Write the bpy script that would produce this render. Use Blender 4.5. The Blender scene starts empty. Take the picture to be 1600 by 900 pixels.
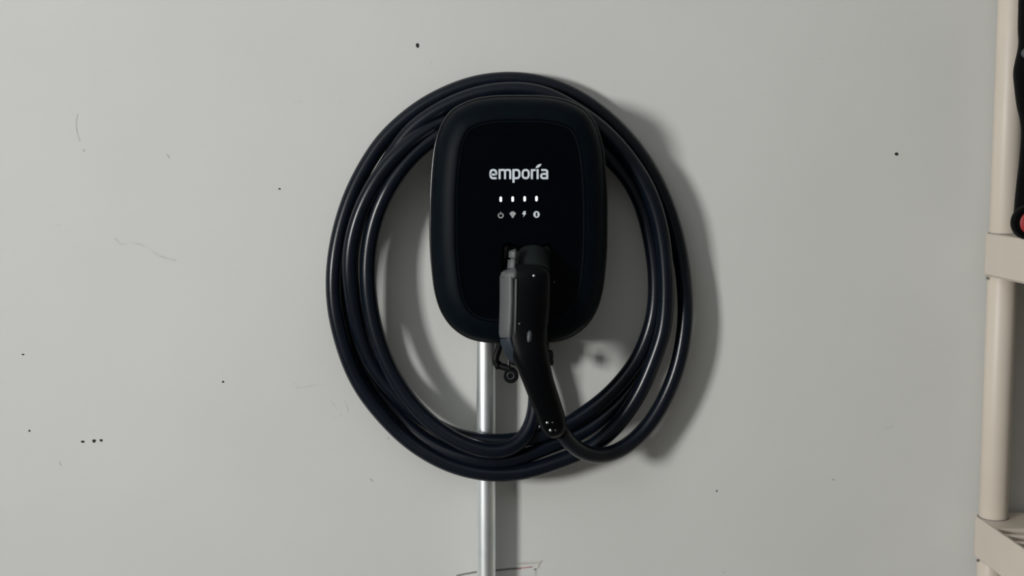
import bpy, bmesh, math, random
from mathutils import Vector, Matrix

# ------------------------------------------------------------------ camera, world, light, exposure
scene = bpy.context.scene
COL = scene.collection
FPX = 2000.0
PITCH = math.atan(200.0 / FPX)
YAW = math.atan(85.0 / FPX * math.cos(PITCH))
CAM = Vector((0.0, -1.75, 1.45))
cd = bpy.data.cameras.new('camera')
cd.sensor_width = 36.0
cd.lens = FPX / 1600.0 * 36.0
cam = bpy.data.objects.new('camera', cd)
cam.location = CAM
cam.rotation_euler = (math.pi / 2 - PITCH, 0.0, -YAW)
COL.objects.link(cam)
scene.camera = cam

world = bpy.data.worlds.new('world')
scene.world = world
world.use_nodes = True
bg = world.node_tree.nodes['Background']
bg.inputs[0].default_value = (0.90, 0.97, 1.0, 1)
bg.inputs[1].default_value = 0.05


def area_light(name, loc, target, sx, sy, power, color):
    ld = bpy.data.lights.new(name, 'AREA')
    ld.shape = 'RECTANGLE'
    ld.size = sx
    ld.size_y = sy
    ld.energy = power
    ld.color = color
    lo = bpy.data.objects.new(name, ld)
    lo.location = loc
    d = Vector(target) - Vector(loc)
    lo.rotation_euler = d.to_track_quat('-Z', 'Z').to_euler()
    COL.objects.link(lo)
    return lo


# daylight through the open window, left of and behind the photographer
area_light('window_daylight', (-2.34, -2.50, 1.64), (0.0, -2.50, 1.64), 0.52, 0.60, 119.0, (1.0, 0.995, 0.97))

vs = scene.view_settings
vs.view_transform = 'Standard'
vs.look = 'None'
vs.gamma = 1.0
vs.use_curve_mapping = False
vs.exposure = 0.0

# ------------------------------------------------------------------ helpers
cp, sp_ = math.cos(PITCH), math.sin(PITCH)
cy, sy_ = math.cos(YAW), math.sin(YAW)
FWD = Vector((sy_ * cp, cy * cp, -sp_))
RIGHT = Vector((cy, -sy_, 0))
UP = Vector((sy_ * sp_, cy * sp_, cp))


def at(px, py, d):
    """point standing d metres out from the wall, on the sight line of photo pixel (px, py)"""
    r = FWD * FPX + RIGHT * (px - 800.0) + UP * (450.0 - py)
    return CAM + r * ((-d - CAM.y) / r.y)


def ppm(d):
    return (1.75 - d) / FPX        # metres per pixel at distance d from the wall


def mat(name, color, rough=0.5, metal=0.0, spec=0.5, noise=0.0, nscale=20.0, bump=0.0, bscale=200.0,
        emit=None, estr=0.0, coat=0.0):
    m = bpy.data.materials.new(name)
    m.use_nodes = True
    nt = m.node_tree
    b = nt.nodes['Principled BSDF']
    b.inputs['Base Color'].default_value = (*color, 1)
    b.inputs['Roughness'].default_value = rough
    b.inputs['Metallic'].default_value = metal
    b.inputs['Specular IOR Level'].default_value = spec
    b.inputs['Coat Weight'].default_value = coat
    tc = nt.nodes.new('ShaderNodeTexCoord')
    if noise > 0:
        n = nt.nodes.new('ShaderNodeTexNoise')
        n.inputs['Scale'].default_value = nscale
        n.inputs['Detail'].default_value = 5
        nt.links.new(tc.outputs['Object'], n.inputs['Vector'])
        r = nt.nodes.new('ShaderNodeValToRGB')
        r.color_ramp.elements[0].position = 0.3
        r.color_ramp.elements[1].position = 0.7
        r.color_ramp.elements[0].color = (*[c * (1 - noise) for c in color], 1)
        r.color_ramp.elements[1].color = (*[min(1, c * (1 + noise)) for c in color], 1)
        nt.links.new(n.outputs['Fac'], r.inputs['Fac'])
        nt.links.new(r.outputs['Color'], b.inputs['Base Color'])
    if bump > 0:
        n2 = nt.nodes.new('ShaderNodeTexNoise')
        n2.inputs['Scale'].default_value = bscale
        n2.inputs['Detail'].default_value = 3
        nt.links.new(tc.outputs['Object'], n2.inputs['Vector'])
        bp = nt.nodes.new('ShaderNodeBump')
        bp.inputs['Strength'].default_value = bump
        bp.inputs['Distance'].default_value = 0.002
        nt.links.new(n2.outputs['Fac'], bp.inputs['Height'])
        nt.links.new(bp.outputs['Normal'], b.inputs['Normal'])
    if emit:
        b.inputs['Emission Color'].default_value = (*emit, 1)
        b.inputs['Emission Strength'].default_value = estr
    return m


M = {
    'wall': mat('painted_drywall', (0.62, 0.622, 0.60), 0.75, spec=0.25, noise=0.025, nscale=3.5, bump=0.10, bscale=90),
    'dim_wall': mat('stained_wood_panel', (0.20, 0.195, 0.19), 0.8, spec=0.2, noise=0.15, nscale=5),  # unseen walls, colour made dark to cut the bounce light
    'ceiling': mat('ceiling_paint', (0.72, 0.75, 0.78), 0.8, spec=0.2, noise=0.03),
    'floor': mat('concrete', (0.13, 0.125, 0.12), 0.8, noise=0.15, nscale=6, bump=0.2, bscale=60),
    'hole': mat('dark_hole', (0.02, 0.02, 0.022), 0.9, noise=0.2),
    'scuff': mat('grey_scuff', (0.44, 0.44, 0.43), 0.8, noise=0.15, nscale=80),
    'scuff_soft': mat('faint_scuff', (0.57, 0.57, 0.553), 0.8, noise=0.1, nscale=80),
    'cover': mat('charger_plastic', (0.0016, 0.0040, 0.0068), 0.48, spec=0.06, noise=0.15, nscale=60, bump=0.05, bscale=900),
    'face': mat('gloss_face', (0.0005, 0.0010, 0.0022), 0.22, spec=0.08, noise=0.1),
    'gloss': mat('gloss_trim', (0.004, 0.005, 0.006), 0.2, spec=0.7, noise=0.1),
    'bead': mat('gloss_bead', (0.002, 0.003, 0.004), 0.14, spec=0.5, noise=0.1),
    'housing': mat('housing_plastic', (0.0015, 0.0018, 0.0026), 0.5, spec=0.2, noise=0.1),
    'cable': mat('cable_rubber', (0.0030, 0.0056, 0.0108), 0.28, spec=0.30, noise=0.18, nscale=40, bump=0.03, bscale=400),
    'body': mat('connector_plastic', (0.0008, 0.0011, 0.0018), 0.36, spec=0.14, noise=0.1),
    'lever': mat('lever_plastic', (0.060, 0.066, 0.068), 0.5, spec=0.4, noise=0.08, nscale=60),
    'tail': mat('tail_plastic', (0.017, 0.024, 0.034), 0.45, spec=0.3, noise=0.08),  # lever plastic with shade put into its colour, where it turns downward
    'nose': mat('nose_plastic', (0.007, 0.010, 0.010), 0.45, spec=0.2, noise=0.1),
    'print': mat('white_print', (0.66, 0.72, 0.78), 0.6, noise=0.05, nscale=300),
    'print_grey': mat('grey_print', (0.36, 0.38, 0.38), 0.6, noise=0.05, nscale=300),
    'led': mat('led_white', (0.9, 0.9, 0.9), 0.4, noise=0.02, emit=(0.95, 0.97, 1.0), estr=0.65),
    'metal': mat('galvanised_steel', (0.90, 0.96, 0.98), 0.44, metal=1.0, noise=0.08, nscale=30, bump=0.03, bscale=300),
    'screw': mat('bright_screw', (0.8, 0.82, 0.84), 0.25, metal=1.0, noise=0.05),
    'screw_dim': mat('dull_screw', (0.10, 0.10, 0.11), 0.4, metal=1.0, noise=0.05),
    'ring': mat('grey_ring', (0.05, 0.058, 0.065), 0.4, noise=0.05),
    'resin': mat('beige_resin', (0.60, 0.535, 0.455), 0.45, spec=0.4, noise=0.03, nscale=12, bump=0.04, bscale=500),
    'tool': mat('black_tool', (0.0012, 0.0012, 0.0015), 0.55, spec=0.06, noise=0.1),
    'red': mat('red_plastic', (0.30, 0.016, 0.018), 0.5, noise=0.15, nscale=80),
    'greyplastic': mat('grey_plastic', (0.035, 0.038, 0.042), 0.6, noise=0.05),
    'pencil': mat('red_pencil', (0.42, 0.20, 0.19), 0.8, noise=0.2, nscale=200),
    'gap': mat('patch_gap', (0.22, 0.21, 0.20), 0.9, noise=0.3, nscale=150),
    'tape': mat('patch_filler', (0.50, 0.485, 0.45), 0.85, noise=0.08, nscale=60),
}


def empty(name, loc, label, cat, group=None):
    o = bpy.data.objects.new(name, None)
    o.location = loc
    o.empty_display_size = 0.05
    COL.objects.link(o)
    o['label'] = label
    o['category'] = cat
    if group:
        o['group'] = group
    return o


ORIG = {}


def root_of(o):
    while o.parent:
        o = o.parent
    return o


def obj(name, geo, m, parent=None, smooth=None, mesh=None):
    """one mesh object; geo = (verts in world space, faces)"""
    if mesh is None:
        off = root_of(parent).location if parent else Vector((0, 0, 0))
        me = bpy.data.meshes.new(name)
        me.from_pydata([Vector(v) - off for v in geo[0]], [], geo[1])
        bm = bmesh.new()
        bm.from_mesh(me)
        bmesh.ops.remove_doubles(bm, verts=bm.verts, dist=1e-7)
        bmesh.ops.recalc_face_normals(bm, faces=bm.faces)
        bm.to_mesh(me)
        bm.free()
        if smooth is not None:
            me.shade_smooth()
            me.set_sharp_from_angle(angle=math.radians(smooth))
        me.materials.append(m)
    else:
        me = mesh
    o = bpy.data.objects.new(name, me)
    COL.objects.link(o)
    if parent:
        o.parent = parent
    return o


def join(*geos):
    V, F = [], []
    for v, f in geos:
        n = len(V)
        V += list(v)
        F += [[i + n for i in q] for q in f]
    return V, F


def box(c, s, R=None, bev=0.0):
    """bevelled box, centre c, full size s"""
    bm = bmesh.new()
    bmesh.ops.create_cube(bm, size=1.0)
    for v in bm.verts:
        v.co = Vector((v.co.x * s[0], v.co.y * s[1], v.co.z * s[2]))
    if bev:
        bmesh.ops.bevel(bm, geom=bm.edges[:], offset=bev, segments=2, affect='EDGES', profile=0.6)
    V = [(R @ v.co if R else v.co.copy()) + Vector(c) for v in bm.verts]
    bm.verts.index_update()
    F = [[v.index for v in f.verts] for f in bm.faces]
    bm.free()
    return V, F


def rings(rs, cap0=True, cap1=True):
    n = len(rs[0])
    V, F = [], []
    for r in rs:
        V += list(r)
    for k in range(len(rs) - 1):
        for i in range(n):
            j = (i + 1) % n
            F.append([k * n + i, k * n + j, (k + 1) * n + j, (k + 1) * n + i])
    if cap0:
        F.append([i for i in range(n)][::-1])
    if cap1:
        F.append([(len(rs) - 1) * n + i for i in range(n)])
    return V, F


def lathe(base, axis, prof, n=32):
    """prof: list of (distance along axis, radius)"""
    axis = Vector(axis).normalized()
    a = axis.orthogonal().normalized()
    b = axis.cross(a)
    rs = []
    for t, r in prof:
        rs.append([Vector(base) + axis * t + (a * math.cos(2 * math.pi * i / n) + b * math.sin(2 * math.pi * i / n)) * max(r, 1e-5)
                   for i in range(n)])
    return rings(rs)


def catmull(P, per=8, closed=False):
    P = [Vector(p) for p in P]
    out = []
    n = len(P)
    segs = n if closed else n - 1
    for i in range(segs):
        if closed:
            p0, p1, p2, p3 = P[(i - 1) % n], P[i], P[(i + 1) % n], P[(i + 2) % n]
        else:
            p1, p2 = P[i], P[i + 1]
            p0 = P[i - 1] if i > 0 else p1 * 2 - p2
            p3 = P[i + 2] if i + 2 < n else p2 * 2 - p1
        t0 = 0.0
        t1 = t0 + max((p1 - p0).length, 1e-6) ** 0.5
        t2 = t1 + max((p2 - p1).length, 1e-6) ** 0.5
        t3 = t2 + max((p3 - p2).length, 1e-6) ** 0.5
        for k in range(per):
            t = t1 + (t2 - t1) * k / per
            a1 = p0 * ((t1 - t) / (t1 - t0)) + p1 * ((t - t0) / (t1 - t0))
            a2 = p1 * ((t2 - t) / (t2 - t1)) + p2 * ((t - t1) / (t2 - t1))
            a3 = p2 * ((t3 - t) / (t3 - t2)) + p3 * ((t - t2) / (t3 - t2))
            b1 = a1 * ((t2 - t) / (t2 - t0)) + a2 * ((t - t0) / (t2 - t0))
            b2 = a2 * ((t3 - t) / (t3 - t1)) + a3 * ((t - t1) / (t3 - t1))
            out.append(b1 * ((t2 - t) / (t2 - t1)) + b2 * ((t - t1) / (t2 - t1)))
    if not closed:
        out.append(P[-1])
    return out


def resample(P, step):
    out = [P[0].copy()]
    acc = 0.0
    for a, b in zip(P, P[1:]):
        L = (b - a).length
        while acc + L >= step:
            f = (step - acc) / L
            a = a.lerp(b, f)
            L = (b - a).length
            out.append(a.copy())
            acc = 0.0
        acc += L
    out.append(P[-1].copy())
    return out


def tube(P, r, n=16):
    T = []
    for i in range(len(P)):
        a = P[max(i - 1, 0)]
        b = P[min(i + 1, len(P) - 1)]
        T.append((b - a).normalized())
    u = T[0].orthogonal().normalized()
    rs = []
    for i, p in enumerate(P):
        u = (u - T[i] * u.dot(T[i])).normalized()
        w = T[i].cross(u)
        rr = r(i / (len(P) - 1)) if callable(r) else r
        rs.append([p + (u * math.cos(2 * math.pi * k / n) + w * math.sin(2 * math.pi * k / n)) * rr for k in range(n)])
    return rings(rs)


def loft(stations, n=32, e=2.6, roll=0.0, off=-0.006):
    """stations: (px, py, d, width_m, thickness_m); section is a super-ellipse across the path"""
    C = [at(s[0], s[1], s[2] + off) for s in stations]
    rs = []
    for i, s in enumerate(stations):
        t = (C[min(i + 1, len(C) - 1)] - C[max(i - 1, 0)]).normalized()
        lat = t.cross(Vector((0, 1, 0))).normalized()
        dep = lat.cross(t).normalized()
        if dep.y > 0:
            dep = -dep
        if lat.x < 0:
            lat = -lat
        if roll:
            c, q = math.cos(roll), math.sin(roll)
            lat, dep = lat * c + dep * q, dep * c - lat * q
        ring = []
        for k in range(n):
            a = 2 * math.pi * k / n
            x = math.copysign(abs(math.cos(a)) ** (2 / e), math.cos(a))
            y = math.copysign(abs(math.sin(a)) ** (2 / e), math.sin(a))
            ring.append(C[i] + lat * (x * s[3] / 2) + dep * (y * s[4] / 2))
        rs.append(ring)
    return rings(rs)


def stroke(pts, w, d, th, closed=False, caps=4):
    """flat ribbon of width w (m) following pixel points, th thick, its back at distance d from the wall"""
    P = [at(x, y, d) for x, y in pts]
    if closed:
        P.append(P[0].copy())
    L, R = [], []
    n = len(P)
    for i, p in enumerate(P):
        if closed and i in (0, n - 1):
            a, b = P[n - 2], P[1]
        else:
            a, b = P[max(i - 1, 0)], P[min(i + 1, n - 1)]
        t = (b - a)
        t.y = 0
        t.normalize()
        nn = Vector((-t.z, 0, t.x))
        L.append(p + nn * w / 2)
        R.append(p - nn * w / 2)
    out = Vector((0, -th, 0))
    V, F = [], []
    for i in range(n):
        V += [L[i], R[i], L[i] + out, R[i] + out]
    for i in range(n - 1):
        a, b = 4 * i, 4 * i + 4
        F += [[a, a + 1, b + 1, b], [a + 2, b + 2, b + 3, a + 3], [a, b, b + 2, a + 2], [a + 1, a + 3, b + 3, b + 1]]
    if not closed:
        F += [[0, 2, 3, 1], [4 * n - 4, 4 * n - 3, 4 * n - 1, 4 * n - 2]]
    return V, F


def poly(pts, d, th):
    """flat plate with a pixel outline, th thick, its back at distance d from the wall"""
    B = [at(x, y, d) for x, y in pts]
    T = [p + Vector((0, -th, 0)) for p in B]
    return rings([B, T])


def arc(cx, cy, rx, ry, a0, a1, n=14):
    return [(cx + rx * math.cos(math.radians(a0 + (a1 - a0) * i / n)), cy + ry * math.sin(math.radians(a0 + (a1 - a0) * i / n)))
            for i in range(n + 1)]


# ------------------------------------------------------------------ setting
wall = obj('wall_back', box((0.0, 0.06, 1.35), (6.9, 0.12, 2.7)), M['wall'])
wall['kind'] = 'structure'
wall['label'] = 'pale grey painted drywall with small holes and scuffs'
floor = obj('floor', box((0.0, -2.5, -0.05), (6.9, 5.24, 0.1)), M['floor'])
floor['kind'] = 'structure'
floor['label'] = 'grey concrete garage floor below the charger'

for nm_, c_, s_, lb_ in (('ceiling', (0.0, -2.5, 2.75), (6.8, 5.24, 0.1), 'white ceiling over the garage'),
                         ('wall_left', (-2.45, -2.5, 1.35), (0.1, 5.0, 2.7), 'dark panelled garage side wall with the window'),
                         ('wall_right', (3.4, -2.5, 1.35), (0.1, 5.0, 2.7), 'dark panelled garage side wall beyond the shelves'),
                         ('wall_front', (0.0, -5.05, 1.35), (6.9, 0.1, 2.7), 'dark panelled garage wall behind the photographer')):
    o_ = obj(nm_, box(c_, s_), M['ceiling' if nm_ == 'ceiling' else 'dim_wall'])
    o_['kind'] = 'structure'
    o_['label'] = lb_

win = obj('window_1', join(*[box((-2.378, -2.50 + dy, 1.64 + dz), (0.044, wy, wz), bev=0.004) for dy, dz, wy, wz in
                           ((0.30, 0, 0.06, 0.76), (-0.30, 0, 0.06, 0.76), (0, 0.35, 0.54, 0.06), (0, -0.35, 0.54, 0.06))]), M['ceiling'])
win['kind'] = 'structure'
win['label'] = 'small white framed window in the side wall'

rnd = random.Random(4)
# small holes: px, py, half-width, half-height
for px, py, rx, ry in [(652.5, 71.5, 3.2, 4.0), (1401, 241, 3.2, 2.8), (129.5, 690, 3.4, 1.8), (147, 689, 3.2, 2.6),
                       (158, 688, 2.6, 2.4), (46, 673, 1.9, 1.7), (348.5, 596.5, 2.0, 1.7), (36, 554, 2.4, 1.2),
                       (437, 295, 2.4, 1.2), (1542, 434, 2.2, 2.4), (1120, 767, 1.4, 1.6)]:
    pts = []
    for k in range(10):
        a = 2 * math.pi * k / 10
        q = rnd.uniform(0.75, 1.12)
        pts.append((px + rx * q * math.cos(a), py + ry * q * math.sin(a)))
    obj('nail_hole', poly(pts, 0.0, 0.0003), M['hole'], wall)
SC = [([(122, 178), (119.5, 188), (119.5, 200), (122, 211), (125, 221)], 1.6, 'scuff'), ([(130, 233), (132, 237)], 2.4, 'scuff'),
      ([(261, 241), (265, 247)], 2.2, 'scuff'), ([(459, 158.5), (470, 158)], 3.0, 'scuff_soft'),
      ([(89, 352), (95, 353)], 3.0, 'scuff_soft'), ([(93, 721), (94.5, 725), (96, 727)], 2.0, 'scuff'),
      ([(460, 598), (466, 606), (480, 603.5), (497, 600)], 2.0, 'scuff_soft'), ([(516, 625), (524, 636)], 1.8, 'scuff_soft'),
      ([(537, 624), (541, 632), (545, 644)], 1.8, 'scuff_soft'), ([(518, 652), (523, 651)], 2.4, 'scuff_soft'),
      ([(532, 647), (534, 650)], 2.6, 'scuff_soft'), ([(606, 683), (607, 687)], 2.0, 'scuff'), ([(578, 748), (583, 752)], 2.4, 'scuff'),
      ([(180, 372), (188, 381), (205, 379), (225, 384), (250, 400), (275, 407)], 3.5, 'scuff_soft'),
      ([(394, 804), (404, 804)], 2.0, 'scuff_soft'), ([(530, 161), (535, 163)], 2.2, 'scuff_soft'), ([(671, 97), (675, 98)], 3.2, 'scuff_soft'),
      ([(1380, 670), (1390, 668), (1397, 665)], 2.0, 'scuff_soft'), ([(1300, 749), (1304, 750)], 2.2, 'scuff'),
      ([(1130, 894), (1133, 895)], 2.4, 'scuff'), ([(1284, 91), (1287, 92)], 3.0, 'scuff_soft')]
for pts, w, m in SC:
    obj('scuff_mark', stroke([(p.x, p.y) for p in catmull([(x, y, 0) for x, y in pts], 4)], w * ppm(0), 0.0, 0.00015), M[m], wall)
# the cut-out round the foot of the pipe: a thin proud patch with a dark joint
obj('patch', poly([(716, 901), (745, 896), (776, 893.5), (836, 888.5), (835, 960), (714, 968)], 0.0, 0.0006), M['wall'], wall)
obj('patch_joint', stroke([(713, 899.5), (728, 896.5), (745, 893.5), (776, 891), (800, 888.5), (814, 888)], 3.0 * ppm(0), 0.0, 0.0004), M['gap'], wall)
obj('patch_joint', stroke([(834, 889.5), (838, 889)], 1.8 * ppm(0), 0.0, 0.0009), M['gap'], wall)
obj('patch_joint', stroke([(838, 891), (837.5, 930), (837, 962)], 1.4 * ppm(0), 0.0, 0.0004), M['scuff_soft'], wall)
obj('filler_smear', stroke([(808, 880.5), (826, 880), (841, 878.5), (846, 876), (842.5, 881), (840, 887)], 3.4 * ppm(0), 0.0, 0.0005), M['tape'], wall)
obj('pencil_mark', stroke([(808, 888.3), (820, 887), (832, 885.5)], 1.4 * ppm(0), 0.0, 0.0007), M['pencil'], wall)

# ------------------------------------------------------------------ wall charger
base = at(809, 535, 0.0)
charger = empty('ev_charger', base, 'black wall-mounted car charging station with white lettering and four lit indicators', 'charger')
HALF = [(0, 150), (40, 151), (73, 157), (103, 172), (119, 193), (129, 220), (134, 250), (137.5, 300), (138, 340), (137.5, 380),
        (134.5, 422), (129.5, 457), (120, 485), (104, 508), (82, 524), (60, 531), (30, 534), (0, 535)]
DREF = 0.064
HALF = [(dx * 1.004, y - 1.5 * max(0.0, (250 - y) / 100.0)) for dx, y in HALF]
ctrl = [at(809 + dx, y, DREF) for dx, y in HALF] + [at(809 - dx, y, DREF) for dx, y in HALF[-2:0:-1]]
OUT = catmull([(p.x, 0, p.z) for p in ctrl], 6, closed=True)
NO = len(OUT)
ONRM = []
for i in range(NO):
    t = (OUT[(i + 1) % NO] - OUT[i - 1]).normalized()
    nn = Vector((t.z, 0, -t.x))
    ONRM.append(nn)
cen = sum(OUT, Vector()) / NO
if ONRM[0].dot(OUT[0] - cen) < 0:
    ONRM = [-q for q in ONRM]


def inset(ins, d):
    return [Vector((p.x - q.x * ins, -d, p.z - q.z * ins)) for p, q in zip(OUT, ONRM)]


prof = [(0.0050, 0.0860), (0.0036, 0.0900), (0.0042, 0.0940), (0.0055, 0.1010), (0.0080, 0.1075),
        (0.0125, 0.1140), (0.0185, 0.1190), (0.0250, 0.1222), (0.0300, 0.1238), (0.0330, 0.1243), (0.0350, 0.1242), (0.0370, 0.1238), (0.0400, 0.1236), (0.0440, 0.1236)]
cov = rings([inset(a, d) for a, d in prof], cap0=True, cap1=True)
cover = obj('front_cover', cov, M['cover'], charger, smooth=50)

obj('side_band', rings([inset(*q) for q in ((0.006, 0.0600), (0.0008, 0.0605), (0.0, 0.0615), (0.0, 0.0630), (0.0034, 0.0890), (0.0040, 0.0895))]), M['bead'], charger, smooth=20)

def bead(ins, d, r, n=10):
    base_ring = inset(ins, d)
    rs = []
    for k in range(n + 1):
        a = 2 * math.pi * k / n
        rs.append([p + q * (r * math.cos(a)) + Vector((0, -r * math.sin(a), 0)) for p, q in zip(base_ring, ONRM)])
    return rings(rs, False, False)


obj('edge_bead', bead(0.0028, 0.0885, 0.0018), M['gloss'], charger, smooth=60)

# the pocket that takes the plug: cut out of the cover
cut_rs = []
for d, grow in ((0.089, -5), (0.131, 0), (0.151, 2)):
    pts = catmull([(783 - grow, 440, 0), (783 - grow, 400, 0), (784 - grow, 386, 0), (790 - grow, 378.5 - grow, 0), (800, 379.5 - grow, 0),
                   (812, 384 - grow, 0), (828, 385.5 - grow, 0), (846, 382 - grow, 0), (860 + grow, 379 - grow, 0), (864 + grow, 386, 0),
                   (865 + grow, 410, 0), (865 + grow, 440, 0)], 4)
    cut_rs.append([at(p.x, p.y, d) for p in pts])
cutter = obj('pocket_cutter', rings(cut_rs), M['body'], charger)
bo = cover.modifiers.new('pocket', 'BOOLEAN')
bo.operation = 'DIFFERENCE'
bo.solver = 'EXACT'
bo.object = cutter
bpy.context.view_layer.update()
dg = bpy.context.evaluated_depsgraph_get()
nm = bpy.data.meshes.new_from_object(cover.evaluated_get(dg))
cover.modifiers.clear()
cover.data = nm
nm.shade_smooth()
nm.set_sharp_from_angle(angle=math.radians(40))
nm.materials.append(M['face'])
for f in nm.polygons:
    if f.center.y + base.y < -0.1231 and f.normal.y < -0.99:
        f.material_index = len(nm.materials) - 1
bpy.data.objects.remove(cutter, do_unlink=True)

# rear housing: narrower, so that the cable can hang over it behind the cover
hs = []
for ins, d in ((0.037, 0.0), (0.036, 0.002), (0.036, 0.060), (0.037, 0.0622)):
    ring = []
    for p, q in zip(OUT, ONRM):
        z = p.z - q.z * ins
        top = at(809, 219, 0.05).z
        z = min(z, top)
        ring.append(Vector((p.x - q.x * ins, -d, z)))
    hs.append(ring)
obj('rear_housing', rings(hs), M['housing'], charger, smooth=40)

# printed name
FD = 0.1236
K = 7.5


def cpx(pts):
    return [(740 + x / K, 240 + y / K) for x, y in pts]


def superarc(cx, cy, rx, ry, a0, a1, n=16, e=2.7):
    out = []
    for i in range(n + 1):
        a = math.radians(a0 + (a1 - a0) * i / n)
        x = math.copysign(abs(math.cos(a)) ** (2 / e), math.cos(a))
        y = math.copysign(abs(math.sin(a)) ** (2 / e), math.sin(a))
        out.append((cx + rx * x, cy + ry * y))
    return out


SW = 25.0 / K * ppm(FD)
T0, B0 = 192.0, 288.0       # stroke centres at x-height and baseline
MID = 240.0
letters = []
letters.append(stroke(cpx([(199, 246), (264, 244)] + superarc(231, MID, 34, 48, 2, -180) + superarc(231, MID, 34, 48, 180, 90) + [(270, 288)]), SW, FD, 0.0005))
letters.append(stroke(cpx([(305, 300), (305, 181)]), SW, FD, 0.0005))
letters.append(stroke(cpx([(305, 200), (318, T0), (350, T0)] + superarc(350, 212, 18, 20, -80, 0, 6) + [(368, 300)]), SW, FD, 0.0006))
letters.append(stroke(cpx([(368, 212), (380, T0), (412, T0)] + superarc(412, 212, 17, 20, -80, 0, 6) + [(429, 300)]), SW, FD, 0.0007))
letters.append(stroke(cpx([(467, 181), (467, 342)]), SW * 1.05, FD, 0.0005))
letters.append(stroke(cpx([(467, 200), (482, T0)] + superarc(504, MID, 33, 48, -90, 90, 18) + [(470, 288)]), SW, FD, 0.0006))
letters.append(stroke(cpx(superarc(610, MID, 36, 48, 0, 348, 30)), SW, FD, 0.0005, closed=True))
letters.append(stroke(cpx([(683, 300), (683, 181)]), SW, FD, 0.0005))
letters.append(stroke(cpx([(683, 212), (694, T0 + 2), (728, T0)]), SW, FD, 0.0006))
letters.append(stroke(cpx([(750, 300), (750, 181)]), SW, FD, 0.0005))
letters.append(poly(cpx([(727, 170), (729, 156), (742, 139), (762, 125), (797, 119), (788, 142), (768, 160), (748, 169)]), FD, 0.0005))
letters.append(stroke(cpx([(792, T0), (826, T0)] + superarc(826, 216, 36, 24, -85, 0, 6) + [(862, 300)]), SW, FD, 0.0005))
letters.append(stroke(cpx([(862, 288)] + superarc(822, 263, 30, 25, 90, 270, 14) + [(862, 238)]), SW, FD, 0.0006))
obj('printed_name', join(*letters), M['print'], cover)
# indicator lights
for cx, cyy in ((318, 535), (458, 533), (598, 530), (737, 528)):
    pts = arc(cx, cyy - 17, 15, 15, 180, 360, 6) + arc(cx, cyy + 17, 15, 15, 0, 180, 6)
    obj('indicator_light', poly(cpx(pts), FD, 0.0005), M['led'], cover)
# symbols under the lights
obj('power_symbol', join(stroke(cpx(arc(318, 724, 28, 28, -55, 235, 18)), 13 / K * ppm(FD), FD, 0.0005),
                         stroke(cpx([(318, 682), (318, 716)]), 12 / K * ppm(FD), FD, 0.0005)), M['print_grey'], cover)
obj('wireless_symbol', join(poly(cpx(arc(458, 750, 50, 74, 218, 322, 12) + [(474, 735), (470, 750), (458, 755), (446, 750), (442, 735)]), FD, 0.0005)),
    M['print_grey'], cover)
obj('bolt_symbol', poly(cpx([(585, 674), (614, 674), (606, 698), (617, 700), (580, 746), (588, 712), (568, 712)]), FD, 0.0005), M['print'], cover)
ri = [(737 + 38 * math.cos(a * math.pi / 12), 713 + 40 * math.sin(a * math.pi / 12)) for a in range(24)]
obj('information_symbol', poly(cpx(ri), FD, 0.0005), M['print'], cover)
obj('information_stem', poly(cpx([(728, 690), (746, 690), (746, 736), (728, 736)]), FD + 0.0005, 0.0003), M['body'], cover)

# cable gland with its clamp under the housing
GD = 0.042
g0 = at(823, 522, GD)
gl = obj('cable_gland', lathe(g0, (0, 0, -1), [(0, .026), (0.012, .026), (0.0125, .031), (0.027, .031), (0.029, .027), (0.040, .024), (0.041, .012)], 12), M['housing'], charger, smooth=30)
obj('clamp_arm', tube(resample(catmull([at(784, 531, 0.075), at(779, 545, 0.078), at(774.5, 560, 0.08), at(776, 569, 0.08), at(786, 573, 0.082), at(797, 576, 0.084)], 6), 0.002),
                      0.0046, 10), M['housing'], gl, smooth=60)
obj('clamp_arm', tube([at(776, 571, 0.08), at(781, 570, 0.083)], 0.0055, 12), M['housing'], gl, smooth=40)
lug = obj('clamp_lug', lathe(at(798, 585, 0.076), (0, -1, 0), [(0, .0088), (0.001, .0100), (0.011, .0100), (0.012, .0090)], 28), M['housing'], gl, smooth=30)
rp = [at(798, 587, 0.0885) + Vector((0.0044 * math.cos(a * math.pi / 12), 0, 0.0044 * math.sin(a * math.pi / 12))) for a in range(25)]
obj('lug_ring', tube(rp, 0.0008, 8), M['ring'], gl, smooth=60)
obj('clamp_screw', lathe(at(795, 560, 0.084), (0, 0, -1), [(0, .002), (0.016, .002)], 10), M['screw_dim'], gl, smooth=40)
obj('clamp_knob', join(box(at(857, 556, 0.075), (0.013, 0.016, 0.016), bev=0.0055), box(at(860, 565, 0.075), (0.008, 0.012, 0.010), bev=0.003)), M['housing'], gl, smooth=40)

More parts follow.
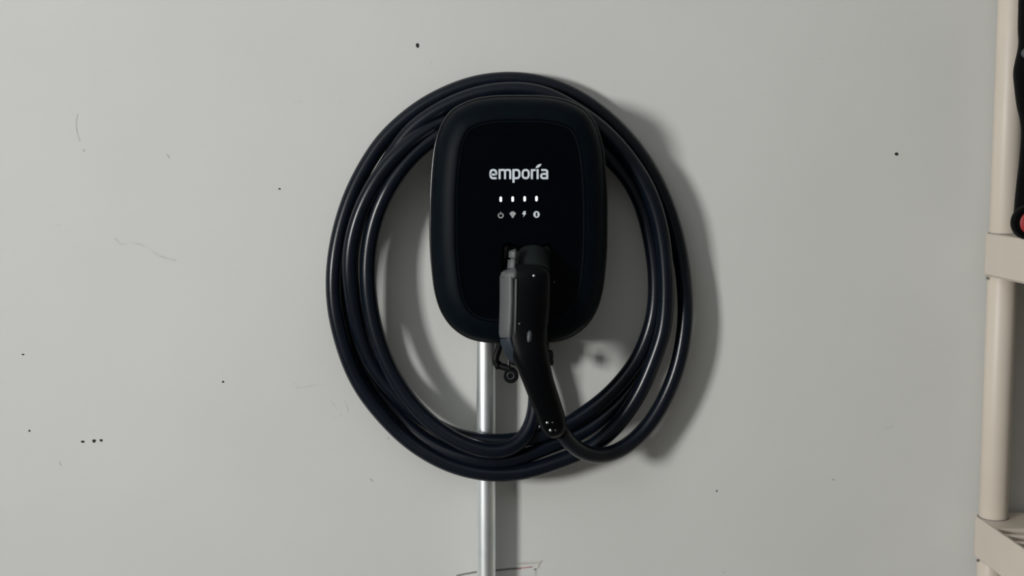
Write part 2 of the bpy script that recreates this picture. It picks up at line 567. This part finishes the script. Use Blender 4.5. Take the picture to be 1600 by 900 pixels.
# ------------------------------------------------------------------ cable and plug
cable = empty('charging_cable', at(790, 754, 0.05), 'thick black charging cable coiled in four loops around the wall charger', 'cable')
PATH = [(826, 545, .040), (832, 570, .042), (838, 605, .048), (836, 648, .058), (820, 686, .068), (795, 703, .075), (765, 706, .077), (725, 694, .076), (690, 674, .071), (652, 641, .066),
        (620, 597, .062), (597, 550, .060), (582, 500, .058), (574, 440, .058), (575, 400, .057), (581, 360, .058), (592, 325, .059), (609, 290, .062), (638, 250, .056),
        (668, 222, .050), (705, 202, .046), (755, 190, .046), (812, 187, .046), (870, 194, .046), (920, 218, .046), (957, 251, .044), (983, 280, .042),
        (1003, 320, .040), (1012, 350, .039), (1019, 385, .039), (1024, 420, .039), (1025, 455, .039), (1021, 498, .039), (1007, 540, .040), (994, 566, .041),
        (973, 594, .042), (948, 620, .044), (917, 644, .046), (887, 663, .050), (841, 681, .052), (802, 689, .056), (770, 691, .057), (738, 687, .056), (703, 678, .052),
        (664, 656, .045), (633, 630, .042), (610, 606, .041), (585, 575, .042), (567, 535, .046), (555, 492, .053), (548, 445, .059), (546, 410, .060), (551, 370, .061), (562, 333, .062),
        (582, 291, .063), (608, 255, .063), (638, 225, .058), (668, 203, .049), (705, 185, .042), (755, 170, .038), (812, 164, .031), (868, 171, .030),
        (915, 192, .030), (953, 224, .021), (985, 264, .021), (1009, 308, .021), (1023, 350, .021), (1030, 390, .021), (1032, 440, .021), (1029, 490, .021),
        (1019, 540, .021), (1002, 580, .023), (981, 614, .027), (957, 641, .034), (928, 665, .037), (893, 684, .041), (850, 700, .046), (814, 715, .053), (778, 722, .057), (741, 718, .057),
        (702, 707, .050), (666, 689, .042), (635, 663, .032), (600, 622, .025), (571, 577, .024), (553, 533, .025), (544, 495, .028), (540, 450, .030), (541, 410, .032),
        (548, 367, .034), (564, 329, .037), (585, 288, .040), (610, 249, .042), (634, 211, .044), (668, 183, .047), (707, 161, .047), (757, 144, .047), (810, 140, .047),
        (850, 146, .047), (884, 163, .047), (918, 184, .048), (955, 215, .051), (986, 252, .055), (1010, 290, .056), (1028, 338, .057), (1037, 385, .057), (1041, 435, .057),
        (1041, 475, .057), (1036, 521, .057), (1023, 558, .057), (1008, 596, .056), (990, 630, .055), (966, 662, .054), (940, 689, .053), (905, 709, .052), (866, 723, .052),
        (828, 736, .055), (785, 741, .057), (745, 738, .057), (702, 726, .054), (663, 706, .050), (629, 681, .045), (599, 650, .045), (570, 614, .045), (549, 575, .045),
        (531, 520, .045), (523, 480, .044), (521, 450, .043), (522, 415, .042), (530, 366, .038), (539, 333, .036), (551, 300, .034), (568, 266, .032), (598, 220, .030),
        (630, 189, .028), (668, 161, .027), (738, 131, .025), (798, 124, .024), (838, 128, .023), (876, 139, .023), (914, 159, .023), (951, 187, .024), (982, 219, .025),
        (1010, 256, .026), (1033, 300, .027), (1050, 344, .029), (1061, 388, .031), (1068, 431, .034), (1071, 470, .036), (1071, 500, .038), (1067, 535, .040),
        (1059, 573, .041), (1044, 613, .042), (1022, 653, .044), (994, 686, .050), (969, 704, .062), (947, 712, .076), (928, 713, .089), (908, 706, .102), (891, 693, .114), (877, 675, .129), (868, 658, .136)]
cpts = resample(catmull([at(*p) for p in PATH], 6), 0.006)
for it in range(14):
    q = [p.copy() for p in cpts]
    for i in range(1, len(q) - 1):
        cpts[i] = q[i] * 0.5 + (q[i - 1] + q[i + 1]) * 0.25
obj('cord', tube(cpts, 0.0107, 20), M['cable'], cable, smooth=60)

px1 = ppm(0.16)
BODY = [(822, 424, .152, 70 * px1, .038), (822, 426, .153, 76 * px1, .044), (822, 431, .154, 79 * px1, .047), (822, 455, .156, 79 * px1, .048), (821, 482, .158, 78 * px1, .048),
        (820, 506, .160, 75 * px1, .046), (821, 525, .162, 70 * px1, .043), (825, 545, .167, 61 * px1, .040), (832, 566, .169, 53 * px1, .037), (842, 597, .165, 48 * px1, .035),
        (853, 628, .157, 46 * px1, .034), (861, 652, .148, 45 * px1, .034), (865, 664, .146, 42 * px1, .031), (868, 673, .144, 34 * px1, .026), (870, 679, .143, 22 * px1, .018)]
conn = obj('plug_handle', loft(BODY, 40, 2.7), M['body'], cable, smooth=60)
conn['label'] = 'black plug handle docked in the charger'
nose = obj('plug_nose', lathe(at(833, 432, 0.147), at(833, 386, 0.114) - at(833, 432, 0.147),
                              [(0, .0215), (0.032, .0215), (0.035, .0205), (0.037, .018)], 40), M['nose'], conn, smooth=40)
lv = [(793, 431, .170, .0205, .010), (793, 470, .172, .0205, .010), (792, 500, .174, .020, .010), (791, 520, .175, .019, .010), (791.5, 527, .1752, .0175, .009)]
tl = [(791.5, 528, .1750, .017, .009), (793, 535, .1752, .018, .010), (798, 548, .1745, .0175, .010), (803, 558, .1735, .0165, .009), (806, 564, .1725, .011, .006)]
obj('release_lever', loft(lv, 24, 4.0, roll=math.radians(38)), M['lever'], conn, smooth=40)
obj('lever_tail', loft(tl, 24, 4.0, roll=math.radians(38)), M['tail'], conn, smooth=40)  # lower end of the lever, its shade painted in
obj('lever_cap', loft([(797, 424, .168, .019, .010), (797, 427, .170, .0225, .012), (796.5, 433, .171, .0225, .012), (796.5, 434.5, .171, .020, .010)], 20, 5.0, roll=math.radians(30)), M['lever'], conn, smooth=35)
obj('side_rib', loft([(806.5, 436, .1795, .0032, .003), (806, 480, .1815, .0032, .003), (805, 515, .182, .003, .003), (805, 524, .181, .001, .001)], 10, 2.5, roll=math.radians(30)), M['lever'], conn, smooth=50)
obj('latch', join(loft([(802.5, 393, .160, .009, .008), (802.5, 394.5, .161, .0105, .010), (802.5, 403, .162, .0105, .010), (802, 404.3, .162, .009, .008)], 16, 6, roll=math.radians(30)),
                  loft([(801.5, 406, .163, .009, .008), (801.5, 407, .163, .011, .010), (800.5, 420, .166, .011, .010), (800.5, 421.3, .166, .009, .008)], 16, 6, roll=math.radians(30)),
                  loft([(802, 396, .159, .006, .006), (801, 428, .166, .006, .006)], 10, 4, roll=math.radians(30))), M['lever'], conn, smooth=35)
obj('grip_rib', loft([(828, 516, .182, .001, .001), (827.5, 520, .1835, .006, .004), (827, 530, .1835, .006, .004), (824, 540, .183, .004, .003), (821, 546, .181, .001, .001)], 12, 2.2), M['ring'], conn, smooth=60)  # thin raised streak, greyer than the handle


def dome(px, py, d, r, m, name='screw'):
    obj(name, lathe(at(px, py, d - 0.006), (0, -1, 0), [(0, r), (r * 0.4, r * 0.9), (r * 0.7, r * 0.6), (r * 0.85, r * 0.2)], 12), m, conn, smooth=60)


dome(834, 431, 0.1765, 0.0020, M['screw'])
dome(866, 441, 0.160, 0.0012, M['screw_dim'])
dome(812, 506, 0.1825, 0.0022, M['screw_dim'])
for px, py, m in ((855, 660, 'screw'), (863.5, 660, 'screw_dim'), (860, 672, 'screw'), (868, 672, 'screw_dim')):
    dome(px, py, 0.1645 if py < 665 else 0.1605, 0.0021 if m == 'screw' else 0.0017, M[m])
# moulded sleeve where the cable leaves the handle
obj('sleeve', tube(resample([at(866, 655, .137), at(872, 668, .132), at(878, 677, .128)], 0.002), lambda t: 0.0125 - 0.0018 * t, 20), M['body'], conn, smooth=50)

# ------------------------------------------------------------------ conduit
pipe_d = 0.0295
p_top = at(759, 505, pipe_d)
conduit = empty('metal_conduit', (p_top.x, p_top.y, 0.0), 'galvanised steel conduit pipe running down the wall below the charger', 'pipe')
rc = 15.0 * ppm(pipe_d)
obj('pipe', lathe((p_top.x, p_top.y, 0.0), (0, 0, 1), [(0, rc), (p_top.z, rc)], 40), M['metal'], conduit, smooth=40)
st_z = 0.45
obj('strap', join(lathe((p_top.x, p_top.y, st_z), (0, 0, 1), [(0, rc + 0.0015), (0.02, rc + 0.0015)], 40),
                  box((p_top.x, -0.006, st_z + 0.01), (0.075, 0.012, 0.02), bev=0.001)), M['metal'], conduit, smooth=40)

# ------------------------------------------------------------------ shelving unit
pc = at(1567.5, 400, 0.036)
PX, PY = pc.x, pc.y
PR = 22.6 * ppm(0.036)
zU = at(1545, 365, 0.036).z
zL = at(1530, 808.5, 0.036).z
step = zU - zL
levels = [zL - 2 * step, zL - step, zL, zU, zU + step]
SH = 0.058
RC = 0.0235
W, Dp = 0.90, 0.42
x0, x1 = PX - RC, PX - RC + W
yb, yf = PY + RC, PY + RC - Dp
unit = empty('storage_shelf', ((x0 + x1) / 2, (yb + yf) / 2, 0.0), 'beige plastic storage shelf unit with round posts against the wall', 'shelf unit')


def rrect(xa, xb, ya, yb_, r, z, n=8):
    out = []
    for cx, cyy, a0 in ((xb - r, yb_ - r, 0), (xa + r, yb_ - r, 90), (xa + r, ya + r, 180), (xb - r, ya + r, 270)):
        for k in range(n + 1):
            a = math.radians(a0 + 90 * k / n)
            out.append(Vector((cx + r * math.cos(a), cyy + r * math.sin(a), z)))
    return out


FX, FY = 0.0045, 0.048      # rim at the sides, solid strip behind the slots
slat_mesh = None
for z in levels:
    if z - SH < 0.02:
        continue
    ia = (x0 + FX, x1 - FX, yf + 0.03, yb - 0.079, 0.004)
    n = 8
    R0 = rrect(x0 + 0.003, x1 - 0.003, yf + 0.003, yb - 0.003, RC - 0.003, z - SH, n)
    R1 = rrect(x0, x1, yf, yb, RC, z - SH + 0.003, n)
    R2 = rrect(x0, x1, yf, yb, RC, z - 0.0015, n)
    R3 = rrect(x0 + 0.0015, x1 - 0.0015, yf + 0.0015, yb - 0.0015, RC - 0.0015, z, n)
    R4 = rrect(*ia, z, n)
    R5 = rrect(*ia, z - SH + 0.006, n)
    shelf = obj('shelf', rings([R0, R1, R2, R3, R4, R5]), M['resin'], unit, smooth=35)
    ya = ia[3] - 0.026
    k = 0
    while ya > ia[2] + 0.01:
        c = Vector(((ia[0] + ia[1]) / 2, ya, z - 0.0155))
        if slat_mesh is None:
            so = obj('slat', [[v - c + unit.location for v in box(c, (ia[1] - ia[0] + 0.002, 0.009, 0.030), bev=0.0012)[0]], box(c, (1, 1, 1), bev=0.1)[1]], M['resin'], shelf)
            slat_mesh = so.data
        else:
            so = obj('slat', None, None, shelf, mesh=slat_mesh)
        so.location = c - unit.location
        ya -= 0.032
# posts, one per bay and corner, socketed into the shelves
post_mesh = {}
for cx, cyy in ((PX, PY), (x1 - RC, PY), (PX, yf + RC), (x1 - RC, yf + RC)):
    zs = [0.0] + [z for z in levels if z - SH >= 0.02]
    for a, b in zip(zs, zs[1:]):
        h = b - SH - a
        prof_p = [(0, PR * 0.96), (0.002, PR), (h - 0.002, PR), (h, PR * 0.96)]
        obj('post', lathe((cx, cyy, a), (0, 0, 1), prof_p, 36), M['resin'], unit, smooth=40)
        if a > 0:
            obj('socket_collar', lathe((cx, cyy, a), (0, 0, 1), [(0, PR + 0.0012), (0.0010, PR + 0.0008)], 36), M['gap'], unit, smooth=40)
obj('pin', lathe(at(1542, 435, 0.040), (-1, -0.6, 0), [(-0.003, .0018), (0.0006, .0018)], 10), M['gap'], unit)
obj('pin', lathe(at(1527, 876, 0.040), (-1, -0.6, 0), [(-0.003, .0018), (0.0006, .0018)], 10), M['gap'], unit)

# ------------------------------------------------------------------ things on the upper shelf
TD = 0.112
tb = at(1617, 372, TD)
tb.z = zU
tool = empty('black_flask', tb, 'tall black waisted flask standing on the upper shelf behind the post', 'flask')
pt = ppm(TD)
prof_t = []
for py, r in ((366, 20), (362, 32), (330, 33), (290, 31), (250, 28), (205, 27), (185, 30), (165, 35), (140, 39), (112, 42), (95, 40), (78, 37), (65, 36), (45, 37.5), (20, 38), (-10, 37), (-24, 28), (-28, 10)):
    prof_t.append((at(1617, py, TD).z - zU, r * pt))
prof_t[0] = (0.0, prof_t[0][1])
prof_t[1] = (0.004, prof_t[1][1])
prof_t = [(p.x, p.y) for p in catmull([(a_, b_, 0) for a_, b_ in prof_t], 4)]
obj('body', lathe(tb, (0, 0, 1), prof_t, 40), M['tool'], tool, smooth=50)
kb = at(1604, 83, TD + 0.028)
obj('button', lathe(kb, (-0.55, -0.83, 0), [(-0.006, .0065), (0.001, .0065), (0.002, .005)], 20), M['greyplastic'], tool, smooth=40)

dd = 0.185
dr = 28.0 * ppm(dd)
dc = at(1612, 341, dd)
dc.z = zU + dr + 0.0002
drum = empty('red_faced_drum', (dc.x, dc.y, zU), 'round black tool end with red face lying on the upper shelf', 'tool')
obj('drum', lathe((dc.x, dc.y + 0.032, dc.z), (0, -1, 0), [(0, dr * .55), (0.010, dr * .72), (0.018, dr * .95), (0.021, dr), (0.029, dr), (0.032, dr * .95), (0.033, dr * 0.72), (0.030, dr * 0.68)], 40),
    M['tool'], drum, smooth=35)
obj('red_face', lathe((dc.x, dc.y + 0.003, dc.z), (0, -1, 0), [(0, dr * .68), (0.003, dr * .68), (0.0055, dr * .5), (0.006, dr * .1)], 36), M['red'], drum, smooth=50)
